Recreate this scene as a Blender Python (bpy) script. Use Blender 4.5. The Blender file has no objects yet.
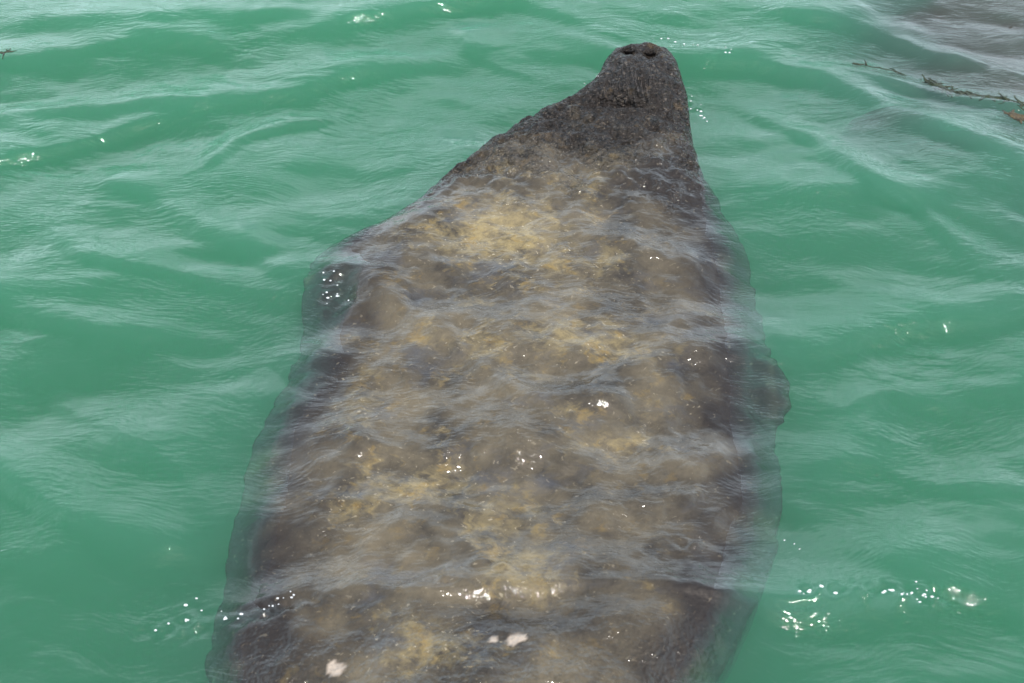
import bpy, bmesh, math, random
import numpy as np
from mathutils import Vector, Matrix

random.seed(7)
rng = np.random.default_rng(11)
scene = bpy.context.scene
C = scene.collection
R = math.radians

# ------------------------------------------------------------------ camera
W, H, F = 1024.0, 683.0, 1400.0          # picture size and focal length in pixels
CAM_H, DEP = 2.4, R(42)
cam = bpy.data.cameras.new('camera')
cam.sensor_width = 36.0
cam.lens = 36.0 * F / W
cam.clip_start, cam.clip_end = 0.05, 3000
cam.dof.use_dof = True
cam.dof.focus_distance = 4.35
cam.dof.aperture_fstop = 6.3
cam_o = bpy.data.objects.new('camera', cam)
cam_o.location = (0, 0, CAM_H)
cam_o.rotation_euler = (math.pi / 2 - DEP, 0, 0)
C.objects.link(cam_o)
scene.camera = cam_o

# ------------------------------------------------------------------ sky and sun
SUN_EL, SUN_AZ = R(64), R(152)           # azimuth clockwise from +Y (ahead of the camera)
world = bpy.data.worlds.new('World')
scene.world = world
world.use_nodes = True
wn = world.node_tree
bg = wn.nodes['Background']
sky = wn.nodes.new('ShaderNodeTexSky')
sky.sky_type = 'NISHITA'
sky.sun_disc = False
sky.sun_elevation = SUN_EL
sky.sun_rotation = SUN_AZ
sky.air_density = 1.0
sky.dust_density = 1.6
# bright low clouds added over the blue, shaped for pale reflections in the water
_tc = wn.nodes.new('ShaderNodeTexCoord'); _n = wn.nodes.new('ShaderNodeTexNoise')
_n.inputs['Scale'].default_value = 2.6; _n.inputs['Detail'].default_value = 5
wn.links.new(_tc.outputs['Generated'], _n.inputs['Vector'])
_r = wn.nodes.new('ShaderNodeMapRange'); _r.inputs['From Min'].default_value = .30; _r.inputs['From Max'].default_value = .56
wn.links.new(_n.outputs['Fac'], _r.inputs['Value'])
_m = wn.nodes.new('ShaderNodeMix'); _m.data_type = 'RGBA'
_sp = wn.nodes.new('ShaderNodeSeparateXYZ'); wn.links.new(_tc.outputs['Generated'], _sp.inputs[0])
_rz = wn.nodes.new('ShaderNodeMapRange'); _rz.inputs['From Min'].default_value = .84; _rz.inputs['From Max'].default_value = .50
wn.links.new(_sp.outputs['Z'], _rz.inputs['Value'])
_mm = wn.nodes.new('ShaderNodeMath'); _mm.operation = 'MULTIPLY'
wn.links.new(_r.outputs[0], _mm.inputs[0]); wn.links.new(_rz.outputs[0], _mm.inputs[1])
wn.links.new(_mm.outputs[0], _m.inputs[0]); wn.links.new(sky.outputs[0], _m.inputs[6]); _m.inputs[7].default_value = (14.5, 17.0, 19.4, 1)
wn.links.new(_m.outputs[2], bg.inputs[0])
bg.inputs[1].default_value = 0.14
sd = bpy.data.lights.new('sun', 'SUN')
sd.energy = 3.2
sd.angle = R(0.55)
sd.color = (1.0, 0.955, 0.88)
so = bpy.data.objects.new('sun', sd)
dvec = Vector((math.sin(SUN_AZ) * math.cos(SUN_EL), math.cos(SUN_AZ) * math.cos(SUN_EL), math.sin(SUN_EL)))
so.rotation_euler = dvec.to_track_quat('Z', 'Y').to_euler()
so.location = (0, 0, 20)
C.objects.link(so)
vs = scene.view_settings
vs.view_transform = 'Standard'
vs.look = 'None'
vs.exposure = -0.08
vs.gamma = 1
vs.use_curve_mapping = False
cy = scene.cycles
cy.max_bounces = 10
cy.diffuse_bounces = 2
cy.glossy_bounces = 3
cy.transmission_bounces = 4
cy.volume_bounces = 2
cy.transparent_max_bounces = 8
cy.sample_clamp_indirect = 4
cy.use_denoising = True

# ------------------------------------------------------------------ helpers
def at(px, py, z=0.0):
    """world x, y of a picture point at height z"""
    px = np.asarray(px, float); py = np.asarray(py, float)
    u = (px - W / 2) / F; v = (H / 2 - py) / F
    dx = u
    dy = math.cos(DEP) + v * math.sin(DEP)
    dz = -math.sin(DEP) + v * math.cos(DEP)
    t = (z - CAM_H) / dz
    return t * dx, t * dy

def link_mesh(name, me, mat=None, parent=None):
    o = bpy.data.objects.new(name, me)
    C.objects.link(o)
    if mat is not None:
        me.materials.append(mat)
    if parent is not None:
        o.parent = parent
    return o

def smooth(me):
    me.polygons.foreach_set('use_smooth', [True] * len(me.polygons))

def mesh_np(name, verts, faces):
    me = bpy.data.meshes.new(name)
    me.from_pydata([tuple(v) for v in verts], [], faces)
    me.update()
    return me

def grid_mesh(name, P, nx, ny):
    """P (nx*ny,3) row-major by y"""
    i = np.arange(nx - 1)[None, :] + nx * np.arange(ny - 1)[:, None]
    q = np.stack([i, i + 1, i + 1 + nx, i + nx], -1).reshape(-1, 4)
    me = bpy.data.meshes.new(name)
    me.vertices.add(len(P)); me.vertices.foreach_set('co', P.astype(np.float32).ravel())
    me.loops.add(q.size); me.loops.foreach_set('vertex_index', q.astype(np.int32).ravel())
    me.polygons.add(len(q))
    me.polygons.foreach_set('loop_start', np.arange(0, q.size, 4, dtype=np.int32))
    me.polygons.foreach_set('loop_total', np.full(len(q), 4, dtype=np.int32))
    me.update(calc_edges=True)
    return me

def sstep(a, b, x):
    t = np.clip((x - a) / (b - a), 0, 1)
    return t * t * (3 - 2 * t)

# value noise in numpy
_tab = rng.random((256, 256))
def vnoise(x, y):
    xi = np.floor(x).astype(int); yi = np.floor(y).astype(int)
    fx = x - xi; fy = y - yi
    fx = fx * fx * fx * (fx * (fx * 6 - 15) + 10); fy = fy * fy * fy * (fy * (fy * 6 - 15) + 10)
    g = lambda a, b: _tab[a & 255, b & 255]
    return ((g(xi, yi) * (1 - fx) + g(xi + 1, yi) * fx) * (1 - fy) +
            (g(xi, yi + 1) * (1 - fx) + g(xi + 1, yi + 1) * fx) * fy) * 2 - 1
def fbm(x, y, o=4):
    s = 0; a = 1.0
    for k in range(o):
        s = s + a * vnoise(x * 2 ** k + 17.3 * k, y * 2 ** k + 5.1 * k); a *= 0.5
    return s

# ------------------------------------------------------------------ the waves
# crest lines read off the photograph: (points, height m, half width m)
CRESTS = [
    ([(-60, 118), (60, 108), (150, 97), (260, 92), (350, 74), (480, 58)], .020, .075),
    ([(-60, 172), (0, 155), (70, 140), (130, 120), (200, 100)], .016, .055),
    ([(-60, 66), (60, 52), (150, 44), (240, 40)], .017, .07),
    ([(-40, 22), (90, 30), (200, 18), (330, 10)], .014, .08),
    ([(200, 162), (245, 132), (300, 112), (345, 106)], .012, .035),
    ([(90, 165), (170, 200), (235, 240), (300, 292)], .014, .06),
    ([(330, 30), (420, 8), (520, 6), (600, 22)], .018, .07),
    ([(470, 36), (500, 58), (560, 82)], .008, .04),
    ([(640, 38), (740, 55), (820, 76), (910, 122), (1080, 190)], .022, .075),
    ([(840, 66), (930, 88), (1010, 108), (1080, 120)], .017, .05),
    ([(725, 90), (800, 130), (850, 172), (905, 208), (965, 262)], .015, .05),
    ([(760, 8), (850, 18), (920, 42), (1000, 66)], .020, .07),
    ([(740, 362), (830, 345), (920, 318), (1060, 292)], .014, .06),
    ([(800, 200), (860, 190), (930, 205), (1040, 240)], .010, .06),
    ([(770, 455), (860, 448), (950, 470), (1060, 480)], .012, .06),
    ([(830, 400), (900, 388), (1000, 398)], .008, .05),
    ([(-60, 455), (30, 492), (110, 525), (220, 552)], .014, .06),
    ([(-60, 285), (30, 310), (110, 332), (200, 345)], .012, .055),
    ([(40, 220), (110, 255), (190, 275), (290, 300)], .010, .05),
    ([(60, 395), (120, 430), (200, 480)], .007, .05),
    ([(310, 262), (420, 330), (520, 400), (640, 412)], .011, .05),
    ([(520, 330), (600, 372), (700, 362), (770, 350)], .010, .05),
    ([(250, 460), (380, 445), (520, 452), (640, 470), (740, 440)], .007, .05),
    ([(240, 612), (330, 592), (450, 585), (560, 572), (680, 590), (780, 600), (950, 592)], .013, .045),
    ([(860, 540), (930, 575), (1040, 640)], .010, .06),
]
# short steep chop where the photograph glitters
CHOP = [(885, 599, 60, 9, .030), (812, 602, 14, 5, .020), (500, 571, 26, 7, .018), (435, 588, 24, 5, .014), (690, 542, 16, 5, .012), (700, 560, 60, 20, .0045),
        (265, 606, 50, 9, .018), (178, 620, 34, 12, .018), (340, 285, 22, 22, .008), (690, 98, 16, 10, .006), (330, 600, 30, 8, .006), (660, 45, 40, 5, .004)]
def seg_dist(X, Y, pts):
    """distance to a polyline and signed side (positive = nearer to the camera)"""
    best = np.full(X.shape, 1e9); side = np.zeros_like(X); tt = np.zeros_like(X)
    n = len(pts) - 1
    for k in range(n):
        (x0, y0), (x1, y1) = pts[k], pts[k + 1]
        dx, dy = x1 - x0, y1 - y0
        L2 = dx * dx + dy * dy
        t = np.clip(((X - x0) * dx + (Y - y0) * dy) / L2, 0, 1)
        ex, ey = X - x0 - t * dx, Y - y0 - t * dy
        d = np.hypot(ex, ey)
        m = d < best
        best = np.where(m, d, best)
        side = np.where(m, np.sign(dy * (X - x0) - dx * (Y - y0)), side)
        tt = np.where(m, (k + t) / n, tt)
    return best, side, tt

WAVES = []
for lam, amp, n in ((1.5, .010, 5), (.75, .0075, 8), (.38, .0048, 10), (.2, .0018, 12), (.11, .0009, 14)):
    for _ in range(n):
        l = lam * rng.uniform(.75, 1.3)
        a = rng.normal(R(98), R(32))
        WAVES.append((2 * math.pi / l * math.cos(a), 2 * math.pi / l * math.sin(a), rng.uniform(0, 6.28), amp * rng.uniform(.6, 1.2) / math.sqrt(n) * 1.5))

def wave(X, Y):
    wx = X + .05 * fbm(X * 1.7 + 3, Y * 1.7, 3); wy = Y + .05 * fbm(X * 1.5 + 40, Y * 1.5 + 9, 3)
    z = np.zeros_like(X)
    for kx, ky, ph, a in WAVES:
        z = z + a * np.sin(kx * wx + ky * wy + ph)
    wob = fbm(X * 3 + 11, Y * 3 + 2, 3)
    for pts, h, w in CRESTS:
        gx, gy = at([p[0] for p in pts], [p[1] for p in pts])
        d, s, t = seg_dist(wx, wy, list(zip(gx, gy)))
        d = d + .010 * wob
        fall = np.where(s > 0, w * .62, w * 1.5)           # steeper on the side towards the camera
        z = z + 1.45 * h * np.exp(-(d / fall) ** 2) * np.clip(np.minimum(t, 1 - t) * 5 + .25, 0, 1)
    for px, py, rx, ry, h in CHOP:
        x0, y0 = at(px, py); x1, _ = at(px + rx, py); _, y1 = at(px, py + ry)
        g = np.exp(-((X - x0) / abs(x1 - x0)) ** 2 - ((Y - y0) / abs(y1 - y0)) ** 2)
        if g.max() > .01:
            q = np.zeros_like(X)
            for j in range(9):
                a = 1.57 + .9 * math.sin(j * 2.4); kk = 105 + 9 * ((j * 5) % 9)
                q = q + np.sin(kk * (X * math.cos(a) + Y * math.sin(a)) + j * 1.9 + 2 * vnoise(X * 9 + j, Y * 9))
            z = z + h * g * q * .16
    fade = 1 - sstep(12, 40, np.hypot(X, Y))
    return z * fade - .012

# ------------------------------------------------------------------ materials
def new_mat(name):
    m = bpy.data.materials.new(name)
    m.use_nodes = True
    nt = m.node_tree
    nt.nodes.clear()
    return m, nt, nt.nodes, nt.links

def node(nt, t, **kw):
    n = nt.nodes.new(t)
    for k, v in kw.items():
        if hasattr(n, k):
            setattr(n, k, v)
        else:
            n.inputs[k.replace('_', ' ')].default_value = v
    return n

def ripple_height(nt, wave_scale=1.0):
    """height of the small ripples from world position, used by the water and by the film of water on the back"""
    L = nt.links
    geo = node(nt, 'ShaderNodeNewGeometry')
    # a slow warp
    nw = node(nt, 'ShaderNodeTexNoise'); nw.inputs['Scale'].default_value = 2.2; nw.inputs['Detail'].default_value = 2
    L.new(geo.outputs['Position'], nw.inputs['Vector'])
    mv = node(nt, 'ShaderNodeVectorMath', operation='MULTIPLY_ADD')
    L.new(nw.outputs['Color'], mv.inputs[0]); mv.inputs[1].default_value = (.28, .28, 0)
    L.new(geo.outputs['Position'], mv.inputs[2])
    total = None
    for rot, sx, sy, scale, det, amt in ((14, .42, 1, 20, 3, .0095), (-18, .34, 1, 50, 3, .0052), (5, .36, 1, 115, 2, .0030)):
        mp = node(nt, 'ShaderNodeMapping')
        mp.inputs['Rotation'].default_value = (0, 0, R(rot)); mp.inputs['Scale'].default_value = (sx, sy, 0.0)
        L.new(mv.outputs[0], mp.inputs['Vector'])
        n = node(nt, 'ShaderNodeTexNoise'); n.inputs['Scale'].default_value = scale; n.inputs['Detail'].default_value = det
        n.inputs['Roughness'].default_value = .5
        L.new(mp.outputs[0], n.inputs['Vector'])
        # patchy: ripples come and go over the surface
        pn = node(nt, 'ShaderNodeTexNoise'); pn.inputs['Scale'].default_value = 1.7 + scale * .02; pn.inputs['Detail'].default_value = 2
        L.new(geo.outputs['Position'], pn.inputs['Vector'])
        mr = node(nt, 'ShaderNodeMapRange'); mr.inputs['From Min'].default_value = .40; mr.inputs['From Max'].default_value = .64
        mr.inputs['To Min'].default_value = .12; mr.inputs['To Max'].default_value = 1
        L.new(pn.outputs['Fac'], mr.inputs['Value'])
        m1 = node(nt, 'ShaderNodeMath', operation='MULTIPLY'); L.new(n.outputs['Fac'], m1.inputs[0]); L.new(mr.outputs[0], m1.inputs[1])
        m2 = node(nt, 'ShaderNodeMath', operation='MULTIPLY'); L.new(m1.outputs[0], m2.inputs[0]); m2.inputs[1].default_value = amt * wave_scale
        if total is None:
            total = m2
        else:
            s = node(nt, 'ShaderNodeMath', operation='ADD'); L.new(total.outputs[0], s.inputs[0]); L.new(m2.outputs[0], s.inputs[1]); total = s
    return total.outputs[0]

def water_material():
    m, nt, N, L = new_mat('sea_water')
    out = node(nt, 'ShaderNodeOutputMaterial')
    bump = node(nt, 'ShaderNodeBump'); bump.inputs['Strength'].default_value = 1; bump.inputs['Distance'].default_value = 1
    L.new(ripple_height(nt), bump.inputs['Height'])
    fr = node(nt, 'ShaderNodeFresnel'); 
    # light passes straight through the surface here, so it meets the same reflectance from below as from above
    gb = node(nt, 'ShaderNodeNewGeometry'); mi = node(nt, 'ShaderNodeMapRange')
    mi.inputs['To Min'].default_value = 1.34; mi.inputs['To Max'].default_value = 1 / 1.34
    L.new(gb.outputs['Backfacing'], mi.inputs['Value']); L.new(mi.outputs[0], fr.inputs['IOR'])
    L.new(bump.outputs[0], fr.inputs['Normal'])
    gl = node(nt, 'ShaderNodeBsdfGlossy'); gl.inputs['Roughness'].default_value = .035; gl.inputs['Color'].default_value = (1, 1, 1, 1)
    L.new(bump.outputs[0], gl.inputs['Normal'])
    tr = node(nt, 'ShaderNodeBsdfTransparent'); tr.inputs['Color'].default_value = (1, 1, 1, 1)
    mx = node(nt, 'ShaderNodeMixShader')
    L.new(fr.outputs[0], mx.inputs[0]); L.new(tr.outputs[0], mx.inputs[1]); L.new(gl.outputs[0], mx.inputs[2])
    L.new(mx.outputs[0], out.inputs['Surface'])
    sc = node(nt, 'ShaderNodeVolumeScatter'); sc.inputs['Color'].default_value = (1, 1, 1, 1); sc.inputs['Density'].default_value = 2.2
    ab = node(nt, 'ShaderNodeVolumeAbsorption'); ab.inputs['Color'].default_value = (.17, .83, .62, 1); ab.inputs['Density'].default_value = 10.4
    ad = node(nt, 'ShaderNodeAddShader')
    L.new(sc.outputs[0], ad.inputs[0]); L.new(ab.outputs[0], ad.inputs[1]); L.new(ad.outputs[0], out.inputs['Volume'])
    return m

def skin_material():
    m, nt, N, L = new_mat('wet_manatee_skin')
    out = node(nt, 'ShaderNodeOutputMaterial')
    geo = node(nt, 'ShaderNodeNewGeometry')
    tc = node(nt, 'ShaderNodeTexCoord')
    pos = tc.outputs['Object']
    def attr(name):
        a = node(nt, 'ShaderNodeAttribute'); a.attribute_name = name; return a.outputs['Fac']
    film, pale, dark = attr('film'), attr('pale'), attr('dark')
    # the wavering that ripples give the pattern below them
    nz = node(nt, 'ShaderNodeTexNoise'); nz.inputs['Scale'].default_value = 34; nz.inputs['Detail'].default_value = 3
    mp = node(nt, 'ShaderNodeMapping'); mp.inputs['Scale'].default_value = (.28, 1, .3)
    L.new(pos, mp.inputs[0]); L.new(mp.outputs[0], nz.inputs['Vector'])
    sub = node(nt, 'ShaderNodeVectorMath', operation='SUBTRACT'); L.new(nz.outputs['Color'], sub.inputs[0]); sub.inputs[1].default_value = (.5, .5, .5)
    sc = node(nt, 'ShaderNodeVectorMath', operation='MULTIPLY'); L.new(sub.outputs[0], sc.inputs[0]); sc.inputs[1].default_value = (.075, .03, 0)
    sf = node(nt, 'ShaderNodeVectorMath', operation='SCALE'); L.new(sc.outputs[0], sf.inputs[0]); L.new(film, sf.inputs['Scale'])
    wp = node(nt, 'ShaderNodeVectorMath', operation='ADD'); L.new(pos, wp.inputs[0]); L.new(sf.outputs[0], wp.inputs[1])
    P = wp.outputs[0]
    def noise(scale, det, rough=.55, vec=P, stretch=None):
        v = vec
        if stretch:
            q = node(nt, 'ShaderNodeMapping'); q.inputs['Scale'].default_value = stretch; L.new(vec, q.inputs[0]); v = q.outputs[0]
        n = node(nt, 'ShaderNodeTexNoise'); n.inputs['Scale'].default_value = scale; n.inputs['Detail'].default_value = det; n.inputs['Roughness'].default_value = rough
        L.new(v, n.inputs['Vector']); return n.outputs['Fac']
    def rng_(v, a, b, c=0.0, d=1.0):
        r = node(nt, 'ShaderNodeMapRange'); r.inputs['From Min'].default_value = a; r.inputs['From Max'].default_value = b
        r.inputs['To Min'].default_value = c; r.inputs['To Max'].default_value = d; L.new(v, r.inputs['Value']); return r.outputs[0]
    def math_(op, a, b):
        x = node(nt, 'ShaderNodeMath', operation=op)
        for i, v in enumerate((a, b)):
            if isinstance(v, (int, float)): x.inputs[i].default_value = v
            else: L.new(v, x.inputs[i])
        return x.outputs[0]
    def mix(f, a, b):
        x = node(nt, 'ShaderNodeMix', data_type='RGBA')
        if isinstance(f, (int, float)): x.inputs[0].default_value = f
        else: L.new(f, x.inputs[0])
        for k, v in ((6, a), (7, b)):
            if isinstance(v, tuple): x.inputs[k].default_value = v + (1,)
            else: L.new(v, x.inputs[k])
        return x.outputs[2]
    base = mix(rng_(noise(5, 6, .62), .36, .64), (.036, .029, .021), (.142, .112, .070))
    # tan growth of algae in patches
    pf = math_('ADD', math_('MULTIPLY', rng_(noise(8, 6, .7), .46, .72), .62), math_('MULTIPLY', pale, .95))
    pf = math_('MULTIPLY', pf, rng_(noise(30, 5, .7), .22, .60))
    pf = rng_(pf, .28, 1.0)
    base = mix(math_('MULTIPLY', pf, .72), base, (.35, .265, .12))
    of = math_('MULTIPLY', rng_(noise(16, 5, .7), .56, .70), rng_(pale, 0, 1, .25, .9))
    base = mix(of, base, (.24, .145, .03))
    # blue-grey bare skin
    bf = math_('MULTIPLY', rng_(noise(5.5, 5, .65, stretch=(1, 1.3, 1)), .54, .70), .45)
    base = mix(bf, base, (.070, .078, .098))
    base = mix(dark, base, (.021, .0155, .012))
    # pale flecks
    fl = math_('MULTIPLY', rng_(noise(95, 2, .5), .66, .72), math_('ADD', rng_(pale, 0, 1, .15, .8), 0))
    base = mix(fl, base, (.46, .38, .26))
    scar = attr('scar')
    wcol = math_('MULTIPLY', attr('wrinkle'), rng_(noise(52, 2, .6, vec=pos, stretch=(2.6, .40, .5)), .54, .66))
    base = mix(math_('MULTIPLY', wcol, .5), base, (.15, .125, .11))  # highlights along the muzzle wrinkles, put into the colour
    base = mix(scar, base, (.46, .37, .29))
    # dark and pale specks in the colour of the bare neck and head
    dry0 = math_('SUBTRACT', 1.0, film)
    base = mix(math_('MULTIPLY', math_('MULTIPLY', dry0, rng_(noise(58, 3, .6, vec=pos), .50, .62)), .85), base, (.006, .005, .0045))
    base = mix(math_('MULTIPLY', math_('MULTIPLY', dry0, rng_(noise(75, 2, .6, vec=wp.outputs[0], stretch=(1, 1.2, 1.7)), .60, .70)), .6), base, (.16, .125, .095))
    base = mix(math_('MULTIPLY', math_('MULTIPLY', dry0, rng_(noise(13, 5, .7, vec=pos), .56, .70)), .55), base, (.13, .085, .04))
    # relief of the skin
    h1 = math_('MULTIPLY', noise(62, 1.6, .6, vec=pos), .016)
    vo = node(nt, 'ShaderNodeTexVoronoi'); vo.inputs['Scale'].default_value = 85; L.new(pos, vo.inputs['Vector'])
    h2 = math_('MULTIPLY', vo.outputs['Distance'], .006)
    hh = math_('ADD', h1, h2)
    dry = math_('SUBTRACT', 1.0, film)
    wr = attr('wrinkle')
    wn_ = noise(52, 1.5, .5, vec=pos, stretch=(2.6, .40, .5))
    hh = math_('ADD', hh, math_('MULTIPLY', math_('MULTIPLY', wn_, wr), .03))
    hh = math_('MULTIPLY', hh, math_('ADD', math_('MULTIPLY', dry, .9), .25))
    b1 = node(nt, 'ShaderNodeBump'); b1.inputs['Strength'].default_value = 1; b1.inputs['Distance'].default_value = 1; L.new(hh, b1.inputs['Height'])
    rip = math_('ADD', math_('MULTIPLY', ripple_height(nt, 1.0), film), math_('MULTIPLY', hh, math_('MULTIPLY', dry, 3.0)))
    b2 = node(nt, 'ShaderNodeBump'); b2.inputs['Strength'].default_value = 1; b2.inputs['Distance'].default_value = 1; L.new(rip, b2.inputs['Height'])
    pb = node(nt, 'ShaderNodeBsdfPrincipled')
    L.new(base, pb.inputs['Base Color'])
    pb.inputs['Roughness'].default_value = .7
    pb.inputs['Specular IOR Level'].default_value = .25
    L.new(b1.outputs[0], pb.inputs['Normal'])
    L.new(rng_(film, 0, 1, .6, 1.0), pb.inputs['Coat Weight'])
    L.new(rng_(film, 0, 1, .17, .04), pb.inputs['Coat Roughness'])
    pb.inputs['Coat IOR'].default_value = 1.36
    L.new(b2.outputs[0], pb.inputs['Coat Normal'])
    L.new(pb.outputs[0], out.inputs['Surface'])
    return m

def plain(name, col, rough=.6, noise_scale=30, var=.4, coat=0.0):
    m, nt, N, L = new_mat(name)
    out = node(nt, 'ShaderNodeOutputMaterial'); pb = node(nt, 'ShaderNodeBsdfPrincipled')
    n = node(nt, 'ShaderNodeTexNoise'); n.inputs['Scale'].default_value = noise_scale; n.inputs['Detail'].default_value = 4
    tc = node(nt, 'ShaderNodeTexCoord'); L.new(tc.outputs['Object'], n.inputs['Vector'])
    cr = node(nt, 'ShaderNodeValToRGB')
    cr.color_ramp.elements[0].position = .3; cr.color_ramp.elements[1].position = .7
    cr.color_ramp.elements[0].color = tuple(c * (1 - var) for c in col) + (1,)
    cr.color_ramp.elements[1].color = tuple(min(1, c * (1 + var)) for c in col) + (1,)
    L.new(n.outputs['Fac'], cr.inputs[0]); L.new(cr.outputs[0], pb.inputs['Base Color'])
    pb.inputs['Roughness'].default_value = rough; pb.inputs['Coat Weight'].default_value = coat
    bm_ = node(nt, 'ShaderNodeBump'); bm_.inputs['Distance'].default_value = .01; bm_.inputs['Strength'].default_value = .5
    L.new(n.outputs['Fac'], bm_.inputs['Height']); L.new(bm_.outputs[0], pb.inputs['Normal'])
    L.new(pb.outputs[0], out.inputs['Surface'])
    return m

M_WATER = water_material()
M_SKIN = skin_material()
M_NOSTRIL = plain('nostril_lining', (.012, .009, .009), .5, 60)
M_EYE = plain('eye_dark', (.01, .008, .007), .1, 20, .2, 1.0)
M_SAND = plain('sand', (.34, .30, .20), .9, 3)
M_MOUND = plain('mound_brown', (.050, .050, .040), .95, .6, .5)
M_WEED = plain('seaweed_green', (.022, .030, .008), .6, 60, .6, .1)
M_LEAF = plain('seaweed_brown', (.075, .052, .022), .6, 70, .5, .1)

# ------------------------------------------------------------------ water, seabed, brown mound
def axis(lo, hi, step, reach, grow=1.18):
    a = list(np.arange(lo, hi + step / 2, step))
    s, v = step, a[-1]
    while v < reach:
        s *= grow; v += s; a.append(v)
    s, v = step, a[0]
    while v > -reach:
        s *= grow; v -= s; a.insert(0, v)
    return np.array(a)

xs = axis(-2.2, 2.2, .008, 400); ys = axis(1.35, 4.9, .008, 400)
nx, ny = len(xs), len(ys)
GX, GY = np.meshgrid(xs, ys)
GZ = wave(GX, GY)
P = np.stack([GX.ravel(), GY.ravel(), GZ.ravel()], -1)
me = grid_mesh('water', P, nx, ny)
bm = bmesh.new(); bm.from_mesh(me)
bd = [e for e in bm.edges if e.is_boundary]
r = bmesh.ops.extrude_edge_only(bm, edges=bd)
for v in [g for g in r['geom'] if isinstance(g, bmesh.types.BMVert)]:
    v.co.z = -6
low = [e for e in bm.edges if e.is_boundary]
bmesh.ops.contextual_create(bm, geom=low)
bmesh.ops.recalc_face_normals(bm, faces=bm.faces)
bm.to_mesh(me); bm.free()
smooth(me)
water = link_mesh('water', me, M_WATER); water['kind'] = 'structure'

n = 60
sx = np.linspace(-380, 380, n); SX, SY = np.meshgrid(sx, sx)
SZ = -3.2 + .25 * fbm(SX * .05, SY * .05, 3)
me = grid_mesh('seabed', np.stack([SX.ravel(), SY.ravel(), SZ.ravel()], -1), n, n); smooth(me)
o = link_mesh('seabed', me, M_SAND); o['kind'] = 'structure'

# a brown mound added close under the surface, tinting the far right
bx0, by0 = at(1010, 20)
n = 90
gx = np.linspace(-2.2, 3.2, n); gy = np.linspace(-1.6, 4.5, n); SX, SY = np.meshgrid(gx, gy)
SX = SX + float(bx0); SY = SY + float(by0)
bh = np.full(SX.shape, -3.4)
for px, py, rx, ry, top in ((1060, -10, .60, .45, .02), (960, 12, .28, .14, .0), (905, 108, .15, .09, -.004), (960, 128, .22, .07, -.012), (1150, 20, .8, .9, .02)):
    x0, y0 = at(px, py)
    q = np.hypot((SX - x0) / rx, (SY - y0) / ry)
    bh = np.maximum(bh, top - .06 * q ** 2 - .25 * np.maximum(q - 1, 0) ** 2)
bh = bh + .010 * fbm(SX * 6, SY * 6, 3)
bh = np.minimum(bh, wave(SX, SY) - .006)
me = grid_mesh('brown_mound', np.stack([SX.ravel(), SY.ravel(), np.maximum(bh, -3.5).ravel()], -1), n, n); smooth(me)
o = link_mesh('brown_mound', me, M_MOUND); o['kind'] = 'structure'

# ------------------------------------------------------------------ the manatee
# silhouette read off the photograph: row, left, right, height of the widest line, crown height over it, depth below
STN = [
    (49, 631, 652, 0.08, 0.022, .050),
    (52, 620, 662, 0.072, 0.04, .080),
    (57, 611, 669, 0.064, 0.052, .100),
    (66, 604, 676, 0.052, 0.066, .120),
    (76, 600, 680, 0.042, 0.074, .14),
    (86, 596, 683, 0.03, 0.078, .16),
    (96, 585, 686, 0.018, 0.074, .18),
    (106, 569, 688, 0.004, 0.078, .20),
    (120, 545, 690, -0.015, 0.088, .23),
    (135, 520, 691, -0.052, 0.12, .26),
    (150, 498, 693, -0.052, 0.114, .29),
    (165, 475, 697, -0.052, 0.108, .31),
    (180, 454, 702, -0.052, 0.102, .33),
    (195, 430, 710, -0.052, 0.093, .35),
    (210, 410, 720, -0.052, 0.083, .37),
    (230, 378, 735, -0.052, 0.077, .40),
    (245, 330, 744, -0.052, 0.073, .41),
    (260, 309, 750, -0.052, 0.073, .42),
    (290, 303, 758, -0.052, 0.073, .44),
    (320, 302, 764, -0.052, 0.073, .46),
    (350, 298, 768, -0.052, 0.075, .47),
    (380, 286, 771, -0.052, 0.077, .48),
    (410, 270, 775, -0.052, 0.079, .49),
    (440, 254, 779, -0.052, 0.08, .50),
    (470, 245, 784, -0.052, 0.081, .50),
    (500, 240, 786, -0.052, 0.081, .50),
    (530, 233, 780, -0.052, 0.081, .50),
    (560, 226, 770, -0.052, 0.083, .49),
    (590, 218, 762, -0.052, 0.088, .48),
    (620, 208, 752, -0.052, 0.096, .46),
    (650, 204, 735, -0.052, 0.1, .44),
    (683, 208, 715, -0.052, 0.098, .42),
]
st = []
for py, l, r_, zw, crown, dp in STN:
    xl, y = at(l, py, zw); xr, _ = at(r_, py, zw)
    st.append([float(y), float(xl + xr) / 2, float(xr - xl) / 2 * 1.0, zw, crown, dp])
# the hind body and the round paddle tail, below the picture
cx = st[-1][1]
for y, dxc, hw, zw, crown, dp in ((1.45, -.02, .40, -.075, .10, .38), (1.25, -.03, .31, -.10, .095, .30), (1.08, -.035, .235, -.12, .085, .22),
                                  (.95, -.04, .19, -.135, .07, .15), (.84, -.04, .20, -.14, .05, .09), (.72, -.045, .26, -.145, .035, .05),
                                  (.58, -.05, .31, -.15, .028, .035), (.44, -.05, .315, -.15, .024, .030), (.30, -.055, .27, -.15, .020, .024),
                                  (.20, -.055, .18, -.15, .014, .016), (.14, -.055, .06, -.15, .008, .008)):
    st.append([y, cx + dxc, hw, zw, crown, dp])
st = np.array(st)
order = np.argsort(st[:, 0]); st = st[order]
yy = np.concatenate([np.arange(st[0, 0], st[-1, 0], .02), st[-1:, 0]])
def interp(k):
    v = np.interp(yy, st[:, 0], st[:, k])
    kern = np.array([1, 2, 1]) / 4
    for _ in range(2):
        vp = np.concatenate([v[:1], v, v[-1:]])
        w = np.convolve(vp, kern, 'valid')
        w[0], w[-1] = v[0], v[-1]
        v = w
    return v
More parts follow.
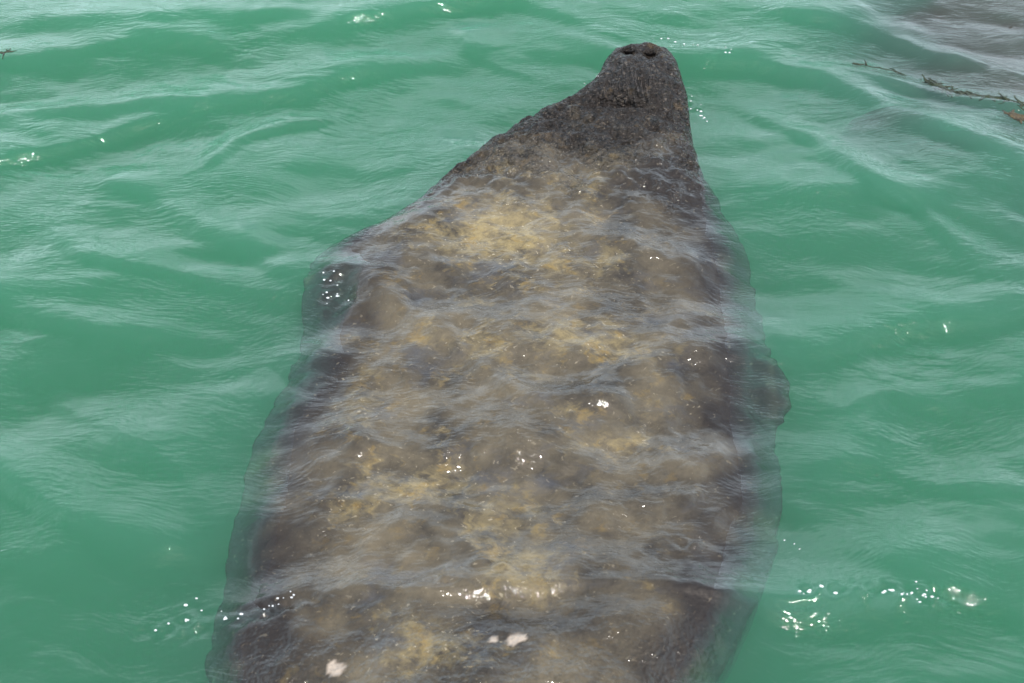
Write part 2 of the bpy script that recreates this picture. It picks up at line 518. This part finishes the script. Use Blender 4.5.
CX, HW, ZW, CR, DP = (interp(k) for k in range(1, 6))
NT = 96
WL = .94
th = np.linspace(0, 2 * np.pi, NT, endpoint=False)
c, s = np.cos(th), np.sin(th)
sx_ = np.sign(c) * np.abs(c) ** .52
sz_ = np.where(s > 0, np.abs(s) ** .85, -np.abs(s) ** .9)
# the broad back: nearly level in the middle, awash towards the flanks, then rolling under
yn0, yn1 = float(at(600, 150)[1]), float(at(600, 225)[1])
BR = 1 - sstep(yn1, yn0, yy)
BR = BR * sstep(.9, 1.6, yy)
u_ = np.abs(c) ** .7
V = []
for k in range(len(yy)):
    zt = ZW[k] + CR[k]
    zn = zt * (1 - (u_ / WL) ** 2.2) - .020 * sstep(.70, 1.0, u_) - .026 * sstep(.88, 1.0, u_)
    ze = zt * (1 - (1 / WL) ** 2.2) - .046
    zn = np.where(s > 0, zn, ze + DP[k] * sz_)
    zs = ZW[k] + np.where(s > 0, CR[k] * sz_, DP[k] * sz_)
    xn = np.where(s > 0, np.sign(c) * u_, sx_)
    x = CX[k] + HW[k] * (BR[k] * xn + (1 - BR[k]) * sx_)
    z = BR[k] * zn + (1 - BR[k]) * zs
    V.append(np.stack([x, np.full(NT, yy[k]), z], -1))
V = np.concatenate(V)
faces = []
for k in range(len(yy) - 1):
    for j in range(NT):
        a, b = k * NT + j, k * NT + (j + 1) % NT
        faces.append((a, b, b + NT, a + NT))
faces.append(tuple(range(NT - 1, -1, -1)))
faces.append(tuple(range((len(yy) - 1) * NT, len(yy) * NT)))

bm = bmesh.new()
vv = [bm.verts.new(tuple(p)) for p in V]
for f in faces:
    bm.faces.new([vv[i] for i in f])
def add_paddle(pts, widths, thick, up=Vector((0, 0, 1))):
    """a flat rounded blade through pts, as a closed tube with an elliptical section"""
    K = 16
    rings = []
    for i, p in enumerate(pts):
        p = Vector(p)
        d = (Vector(pts[min(i + 1, len(pts) - 1)]) - Vector(pts[max(i - 1, 0)])).normalized()
        sd_ = d.cross(up).normalized(); u2 = sd_.cross(d)
        rings.append([bm.verts.new(p + sd_ * math.cos(a) * widths[i] + u2 * math.sin(a) * thick * (widths[i] / max(widths)) ** .6)
                      for a in [2 * math.pi * j / K for j in range(K)]])
    for i in range(len(rings) - 1):
        for j in range(K):
            bm.faces.new([rings[i][j], rings[i][(j + 1) % K], rings[i + 1][(j + 1) % K], rings[i + 1][j]])
    bm.faces.new(rings[0][::-1]); bm.faces.new(rings[-1])
def w3(px, py, z):
    a, b = at(px, py, z); return (float(a), float(b), z)
# right flipper, trailing just below the surface
add_paddle([w3(690, 352, -.12), w3(725, 362, -.09), w3(752, 374, -.055), w3(768, 388, -.042), w3(776, 402, -.038), w3(777, 414, -.038)],
           [.075, .078, .085, .075, .05, .02], .03)
# left flipper, tucked under the shoulder
add_paddle([w3(400, 300, -.22), w3(355, 300, -.22), w3(340, 320, -.22), w3(326, 350, -.23), w3(320, 375, -.24), w3(318, 388, -.25)],
           [.075, .078, .085, .075, .05, .02], .03)
bmesh.ops.recalc_face_normals(bm, faces=bm.faces)
me = bpy.data.meshes.new('body'); bm.to_mesh(me); bm.free()
tmp = bpy.data.objects.new('body_source', me); C.objects.link(tmp)
rm = tmp.modifiers.new('r', 'REMESH'); rm.mode = 'VOXEL'; rm.voxel_size = .0075
sm = tmp.modifiers.new('s', 'SMOOTH'); sm.iterations = 4; sm.factor = .5
dg = bpy.context.evaluated_depsgraph_get()
body_me = bpy.data.meshes.new_from_object(tmp.evaluated_get(dg))
bpy.data.objects.remove(tmp)
body_me.name = 'body'
nv = len(body_me.vertices)
co = np.empty(nv * 3, np.float32); body_me.vertices.foreach_get('co', co); co = co.reshape(-1, 3).astype(float)
nrm = np.empty(nv * 3, np.float32); body_me.vertices.foreach_get('normal', nrm); nrm = nrm.reshape(-1, 3).astype(float)
X, Y, Z = co[:, 0].copy(), co[:, 1].copy(), co[:, 2].copy()

def gauss(px, py, rx, ry, ang=0.0, z=0.0):
    """a soft spot given in picture pixels, laid out on the back in metres"""
    gx, gy = at(px, py, z)
    ex, _ = at(px + rx, py, z); _, ey = at(px, py + ry, z)
    a, b = abs(ex - gx), abs(ey - gy)
    dx, dy = X - gx, Y - gy
    ca, sa = math.cos(R(ang)), math.sin(R(ang))
    u, v = dx * ca + dy * sa, -dx * sa + dy * ca
    return np.exp(-(u / a) ** 2 - (v / b) ** 2)
up = sstep(-.2, .5, nrm[:, 2]) * sstep(-.25, -.03, Z)
yh = float(at(640, 165)[1])                 # neck line: ahead of it the head stands clear of the water
yr = float(at(500, 612)[1])
headm = sstep(yh - .45, yh + .25, Y)
rear = 1 - sstep(yr - .16, yr + .10, Y)
# lumps of the back
lump = .010 * fbm(X * 5, Y * 5, 4) + .006 * fbm(X * 16 + 7, Y * 16, 3)
latu = np.abs(X - np.interp(Y, yy, CX)) / np.interp(Y, yy, HW)
Z += lump * sstep(.4, .95, nrm[:, 2]) * (1 - .8 * sstep(.6, .88, latu)) * up * (.55 + .45 * (1 - headm))
neck = sstep(yh - .35, yh, Y) * (1 - sstep(yh + .25, yh + .4, Y))
nz_ = .0035 * fbm(X * 34 + 3, Y * 34, 3) * headm + .010 * fbm(X * 26 + 31, Y * 30, 3) * neck + .0022 * fbm(X * 70, Y * 70 + Z * 60, 2) * headm
Z += nz_ * sstep(-.1, .0, Z)
# ragged flanks
edge = (1 - np.abs(nrm[:, 2])) * sstep(-.2, -.02, Z)
rim = sstep(.80, .97, latu) * sstep(-.2, -.02, Z) * (1 - .75 * headm)
X += (.0065 * vnoise(Y * 57 + X * 3, np.sign(X) * 31 + X * 5) * np.clip(.4 + 1.2 * vnoise(Y * 6, np.sign(X) * 7), 0, 1.6) + .008 * fbm(Y * 19 + 4, X * 3, 2)) * rim
X += .003 * fbm(Y * 22, Z * 10 + np.sign(X) * 9, 4) * edge * (1 - .7 * headm)
# two hollows where the green water stands on the back
for px, py, rx, ry, ang, dp in ((344, 290, 13, 20, -14, .026), (278, 603, 34, 8, 14, .026)):
    Z -= dp * gauss(px, py, rx, ry, ang) * up
# muzzle: a crease behind it, two cheeks, the nostril pits
Z -= .040 * gauss(624, 96, 30, 3.8, -5, .08) + .010 * gauss(640, 112, 40, 4, 4, .06) * sstep(0, .05, Z)
Z -= .008 * gauss(640, 62, 4, 26, 0, .10) * sstep(.03, .08, Z)
NOS = [(628.5, 51.5), (650, 53.5)]
for px, py in NOS:
    g = gauss(px, py, 7.4, 4.8, 0, .10)
    Z -= .034 * np.minimum(1, g * 1.3) * sstep(.02, .06, Z)
# the back follows the swell where the water washes over it
wv = wave(X, Y) + .012
Z += wv * sstep(-.35, -.05, Z) * (1 - sstep(yh - .1, yh + .35, Y)) - .012 * sstep(-.35, -.05, Z) * (1 - headm)
co = np.stack([X, Y, Z], -1)
body_me.vertices.foreach_set('co', co.astype(np.float32).ravel())
body_me.update(); smooth(body_me)

def put(name, v):
    a = body_me.attributes.new(name, 'FLOAT', 'POINT'); a.data.foreach_set('value', np.clip(v, 0, 1).astype(np.float32))
ragged = .22 * fbm(X * 7, Y * 7, 4)
film = np.clip(1 - sstep(yh - .28, yh + .10, Y + ragged) - .22 * rear, 0, 1)
pale = np.zeros(nv)
for px, py, rx, ry, a, w in ((510, 258, 105, 42, -6, .5), (520, 180, 40, 10, -20, .4), (500, 232, 60, 26, -8, .75), (590, 205, 22, 18, 0, .5), (612, 265, 20, 14, 0, .5), (600, 345, 55, 22, -8, .8), (350, 390, 34, 60, 12, .75), (480, 350, 80, 30, 0, .35),
                             (440, 480, 60, 22, 0, .7), (500, 520, 50, 26, 0, .65), (345, 500, 60, 24, 0, .55), (520, 585, 60, 30, 0, .7), (620, 440, 60, 16, 8, .55), (690, 400, 40, 10, 0, .45),
                             (560, 420, 22, 10, 0, .4), (430, 655, 90, 24, 0, .65), (400, 620, 60, 20, 0, .4), (605, 150, 6, 14, 0, .55), (590, 182, 26, 7, 0, .5), (610, 195, 30, 10, 0, .4)):
    pale = pale + w * gauss(px, py, rx, ry, a)
dark = np.zeros(nv)
for px, py, rx, ry, a, w in ((640, 70, 50, 40, 0, .6), (640, 120, 70, 40, 0, .7), (560, 150, 70, 30, 0, .6), (670, 195, 70, 22, 0, .75), (700, 260, 50, 60, 0, .35), (720, 385, 40, 30, 0, .5), (270, 640, 40, 40, 0, .6), (330, 645, 60, 18, 0, .5),
                             (500, 630, 50, 12, 0, .55), (560, 640, 50, 24, 0, .4), (300, 350, 20, 60, 0, .4), (690, 600, 80, 60, 0, .35), (450, 618, 40, 8, 0, .4)):
    dark = dark + w * gauss(px, py, rx, ry, a)
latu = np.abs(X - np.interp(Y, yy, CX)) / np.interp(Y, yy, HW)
dark = dark + .85 * sstep(.50, .92, latu) + .5 * sstep(1.0, 1.03, latu) + .95 * sstep(yh - .05, yh + .25, Y)  # flank edges darkened in the colour to round the body; head darker too
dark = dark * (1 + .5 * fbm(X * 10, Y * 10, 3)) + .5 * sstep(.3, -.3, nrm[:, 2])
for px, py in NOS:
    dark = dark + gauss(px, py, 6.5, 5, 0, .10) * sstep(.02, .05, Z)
scar = 1.6 * gauss(336, 669, 9, 8) + 1.2 * gauss(512, 652, 20, 7) * (1 + .8 * fbm(X * 50, Y * 50, 2))
scar = sstep(.55, .95, scar * (1 + .5 * fbm(X * 60, Y * 60, 2)))
wrink = gauss(633, 78, 26, 15, 0, .1) * sstep(.02, .06, Z)
put('film', film); put('pale', pale * (1 - np.clip(dark, 0, 1) * .6)); put('dark', dark); put('scar', scar); put('wrinkle', wrink)

manatee = bpy.data.objects.new('manatee', None)
manatee.location = (0, 0, 0)
C.objects.link(manatee)
manatee['label'] = 'large grey brown manatee seen from behind, snout and neck above the green water'
manatee['category'] = 'manatee'
link_mesh('body', body_me, M_SKIN, manatee)
# nostril linings: dark cups set into the pits
from mathutils.bvhtree import BVHTree
bvh = BVHTree.FromPolygons([Vector(p) for p in co], [tuple(p.vertices) for p in body_me.polygons])
def top_at(x, y):
    h = bvh.ray_cast(Vector((x, y, 2)), Vector((0, 0, -1)))
    return h[0].z if h[0] is not None else 0.0
eye0 = Vector((0, 0, CAM_H))
def hit(px, py):
    a, b = at(px, py, 0.0)
    h = bvh.ray_cast(eye0, (Vector((float(a), float(b), 0)) - eye0).normalized())
    return h[0], h[1]
for px, py in NOS:
    p, nn = hit(px, py)
    if p is None: continue
    bm = bmesh.new()
    K, RG = 20, 5
    rings = []
    for i in range(RG):
        f = i / (RG - 1)
        rr = .022 * (1 - .75 * f ** 1.5); dz = .004 - .018 * f
        rings.append([bm.verts.new((rr * math.cos(2 * math.pi * j / K), rr * .74 * math.sin(2 * math.pi * j / K), dz)) for j in range(K)])
    for i in range(RG - 1):
        for j in range(K):
            bm.faces.new([rings[i][j], rings[i][(j + 1) % K], rings[i + 1][(j + 1) % K], rings[i + 1][j]])
    bm.faces.new(rings[-1])
    me = bpy.data.meshes.new('nostril'); bm.to_mesh(me); bm.free(); smooth(me)
    o = link_mesh('nostril', me, M_NOSTRIL, manatee)
    o.location = p + Vector((0, 0, .003))
    o.rotation_euler = (R(-8), 0, 0)
for sgn, px, py in ((-1, 590, 104), (1, 685, 106)):
    ex, ey = at(px, py, .03)
    h = bvh.ray_cast(Vector((float(ex) + sgn * .4, float(ey), .015)), Vector((-sgn, 0, 0)))
    if h[0] is None: continue
    bm = bmesh.new(); bmesh.ops.create_uvsphere(bm, u_segments=16, v_segments=10, radius=.008)
    me = bpy.data.meshes.new('eye'); bm.to_mesh(me); bm.free(); smooth(me)
    o = link_mesh('eye', me, M_EYE, manatee); o.location = h[0] - Vector((sgn * .005, 0, 0))

# ------------------------------------------------------------------ floating seaweed
def wz(x, y):
    return float(wave(np.array([x]), np.array([y]))[0])
def strand(name, pts, rad, mat, label, cat, tufts=0, seed=1):
    rr = random.Random(seed)
    bm = bmesh.new()
    P3 = []
    fine = []
    for i in range(len(pts) - 1):
        for k in range(6):
            t = k / 6; fine.append((pts[i][0] * (1 - t) + pts[i + 1][0] * t, pts[i][1] * (1 - t) + pts[i + 1][1] * t))
    fine.append(pts[-1])
    for px, py in fine:
        x, y = at(px, py); P3.append(Vector((float(x) + rr.gauss(0, .003), float(y) + rr.gauss(0, .004), 0)))
    for p in P3: p.z = wz(p.x, p.y) - .0005
    def tube(ps, r0, r1):
        K = 6; rings = []
        for i, p in enumerate(ps):
            d = (ps[min(i + 1, len(ps) - 1)] - ps[max(i - 1, 0)]).normalized()
            sd_ = d.cross(Vector((0, 0, 1))).normalized(); u2 = sd_.cross(d)
            q = r0 + (r1 - r0) * i / (len(ps) - 1)
            q *= rr.uniform(.6, 1.4)
            rings.append([bm.verts.new(p + sd_ * math.cos(a) * q * 1.5 + u2 * math.sin(a) * q * .6) for a in [2 * math.pi * j / K for j in range(K)]])
        for i in range(len(rings) - 1):
            for j in range(K):
                bm.faces.new([rings[i][j], rings[i][(j + 1) % K], rings[i + 1][(j + 1) % K], rings[i + 1][j]])
        bm.faces.new(rings[0][::-1]); bm.faces.new(rings[-1])
    tube(P3, rad, rad * .5)
    for _ in range(tufts):
        p = P3[int(len(P3) * rr.random() ** 1.6)]
        ang = rr.uniform(0, 6.28); ln = rr.uniform(.012, .045)
        ps = [p + Vector((math.cos(ang), math.sin(ang), 0)) * ln * t / 3 + Vector((rr.gauss(0, .002), rr.gauss(0, .002), .001)) for t in range(4)]
        tube(ps, rad * .7, rad * .25)
    bmesh.ops.recalc_face_normals(bm, faces=bm.faces)
    me = bpy.data.meshes.new(name); bm.to_mesh(me); bm.free(); smooth(me)
    o = link_mesh(name, me, mat); o['label'] = label; o['category'] = cat
    return o
strand('seaweed_strand', [(930, 76), (945, 85), (960, 92), (985, 98), (1008, 104), (1030, 114)], .006, M_WEED,
       'long dark green seaweed strand floating at the far right of the water', 'seaweed', 70, 3)
strand('seaweed_strand', [(855, 54), (872, 60), (890, 61), (908, 68)], .0035, M_WEED,
       'thin short olive seaweed wisp floating just left of the long dark strand', 'seaweed', 4, 5)
strand('seaweed_clump', [(1010, 119), (1018, 121), (1027, 123)], .009, M_LEAF,
       'small brown seaweed clump at the right edge below the long green strand', 'seaweed', 14, 8)
strand('seaweed_clump', [(-4, 55), (4, 57), (9, 56)], .004, M_WEED,
       'tiny yellow green seaweed clump at the left edge near the top', 'seaweed', 8, 9)

# ------------------------------------------------------------------ scattered bubbles nobody could count, and beads that stand in for sun glints
fm, nt, N, L = new_mat('bubbles_and_glints')
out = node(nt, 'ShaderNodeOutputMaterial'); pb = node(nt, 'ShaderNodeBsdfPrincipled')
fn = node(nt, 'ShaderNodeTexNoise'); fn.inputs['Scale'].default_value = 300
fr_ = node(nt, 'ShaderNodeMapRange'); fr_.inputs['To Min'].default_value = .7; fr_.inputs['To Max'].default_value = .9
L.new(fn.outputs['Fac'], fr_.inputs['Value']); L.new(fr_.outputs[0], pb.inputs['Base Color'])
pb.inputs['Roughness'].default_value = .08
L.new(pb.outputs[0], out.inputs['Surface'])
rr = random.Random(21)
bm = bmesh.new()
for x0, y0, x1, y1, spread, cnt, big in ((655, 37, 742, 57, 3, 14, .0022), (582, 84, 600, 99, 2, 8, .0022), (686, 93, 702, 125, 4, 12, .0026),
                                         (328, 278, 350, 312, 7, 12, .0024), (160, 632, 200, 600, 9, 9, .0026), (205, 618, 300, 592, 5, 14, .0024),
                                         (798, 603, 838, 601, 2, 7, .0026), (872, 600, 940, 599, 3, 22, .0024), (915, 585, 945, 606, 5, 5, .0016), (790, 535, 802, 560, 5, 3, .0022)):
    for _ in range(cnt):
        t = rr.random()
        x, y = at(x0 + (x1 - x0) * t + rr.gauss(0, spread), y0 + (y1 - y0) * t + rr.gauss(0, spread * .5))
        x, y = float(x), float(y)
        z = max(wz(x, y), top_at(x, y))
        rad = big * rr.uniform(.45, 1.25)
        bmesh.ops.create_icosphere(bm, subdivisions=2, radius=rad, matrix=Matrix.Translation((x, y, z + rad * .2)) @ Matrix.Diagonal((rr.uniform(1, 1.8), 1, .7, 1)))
me = bpy.data.meshes.new('foam_and_glints'); bm.to_mesh(me); bm.free(); smooth(me)
o = link_mesh('foam_and_glints', me, fm); o['kind'] = 'stuff'
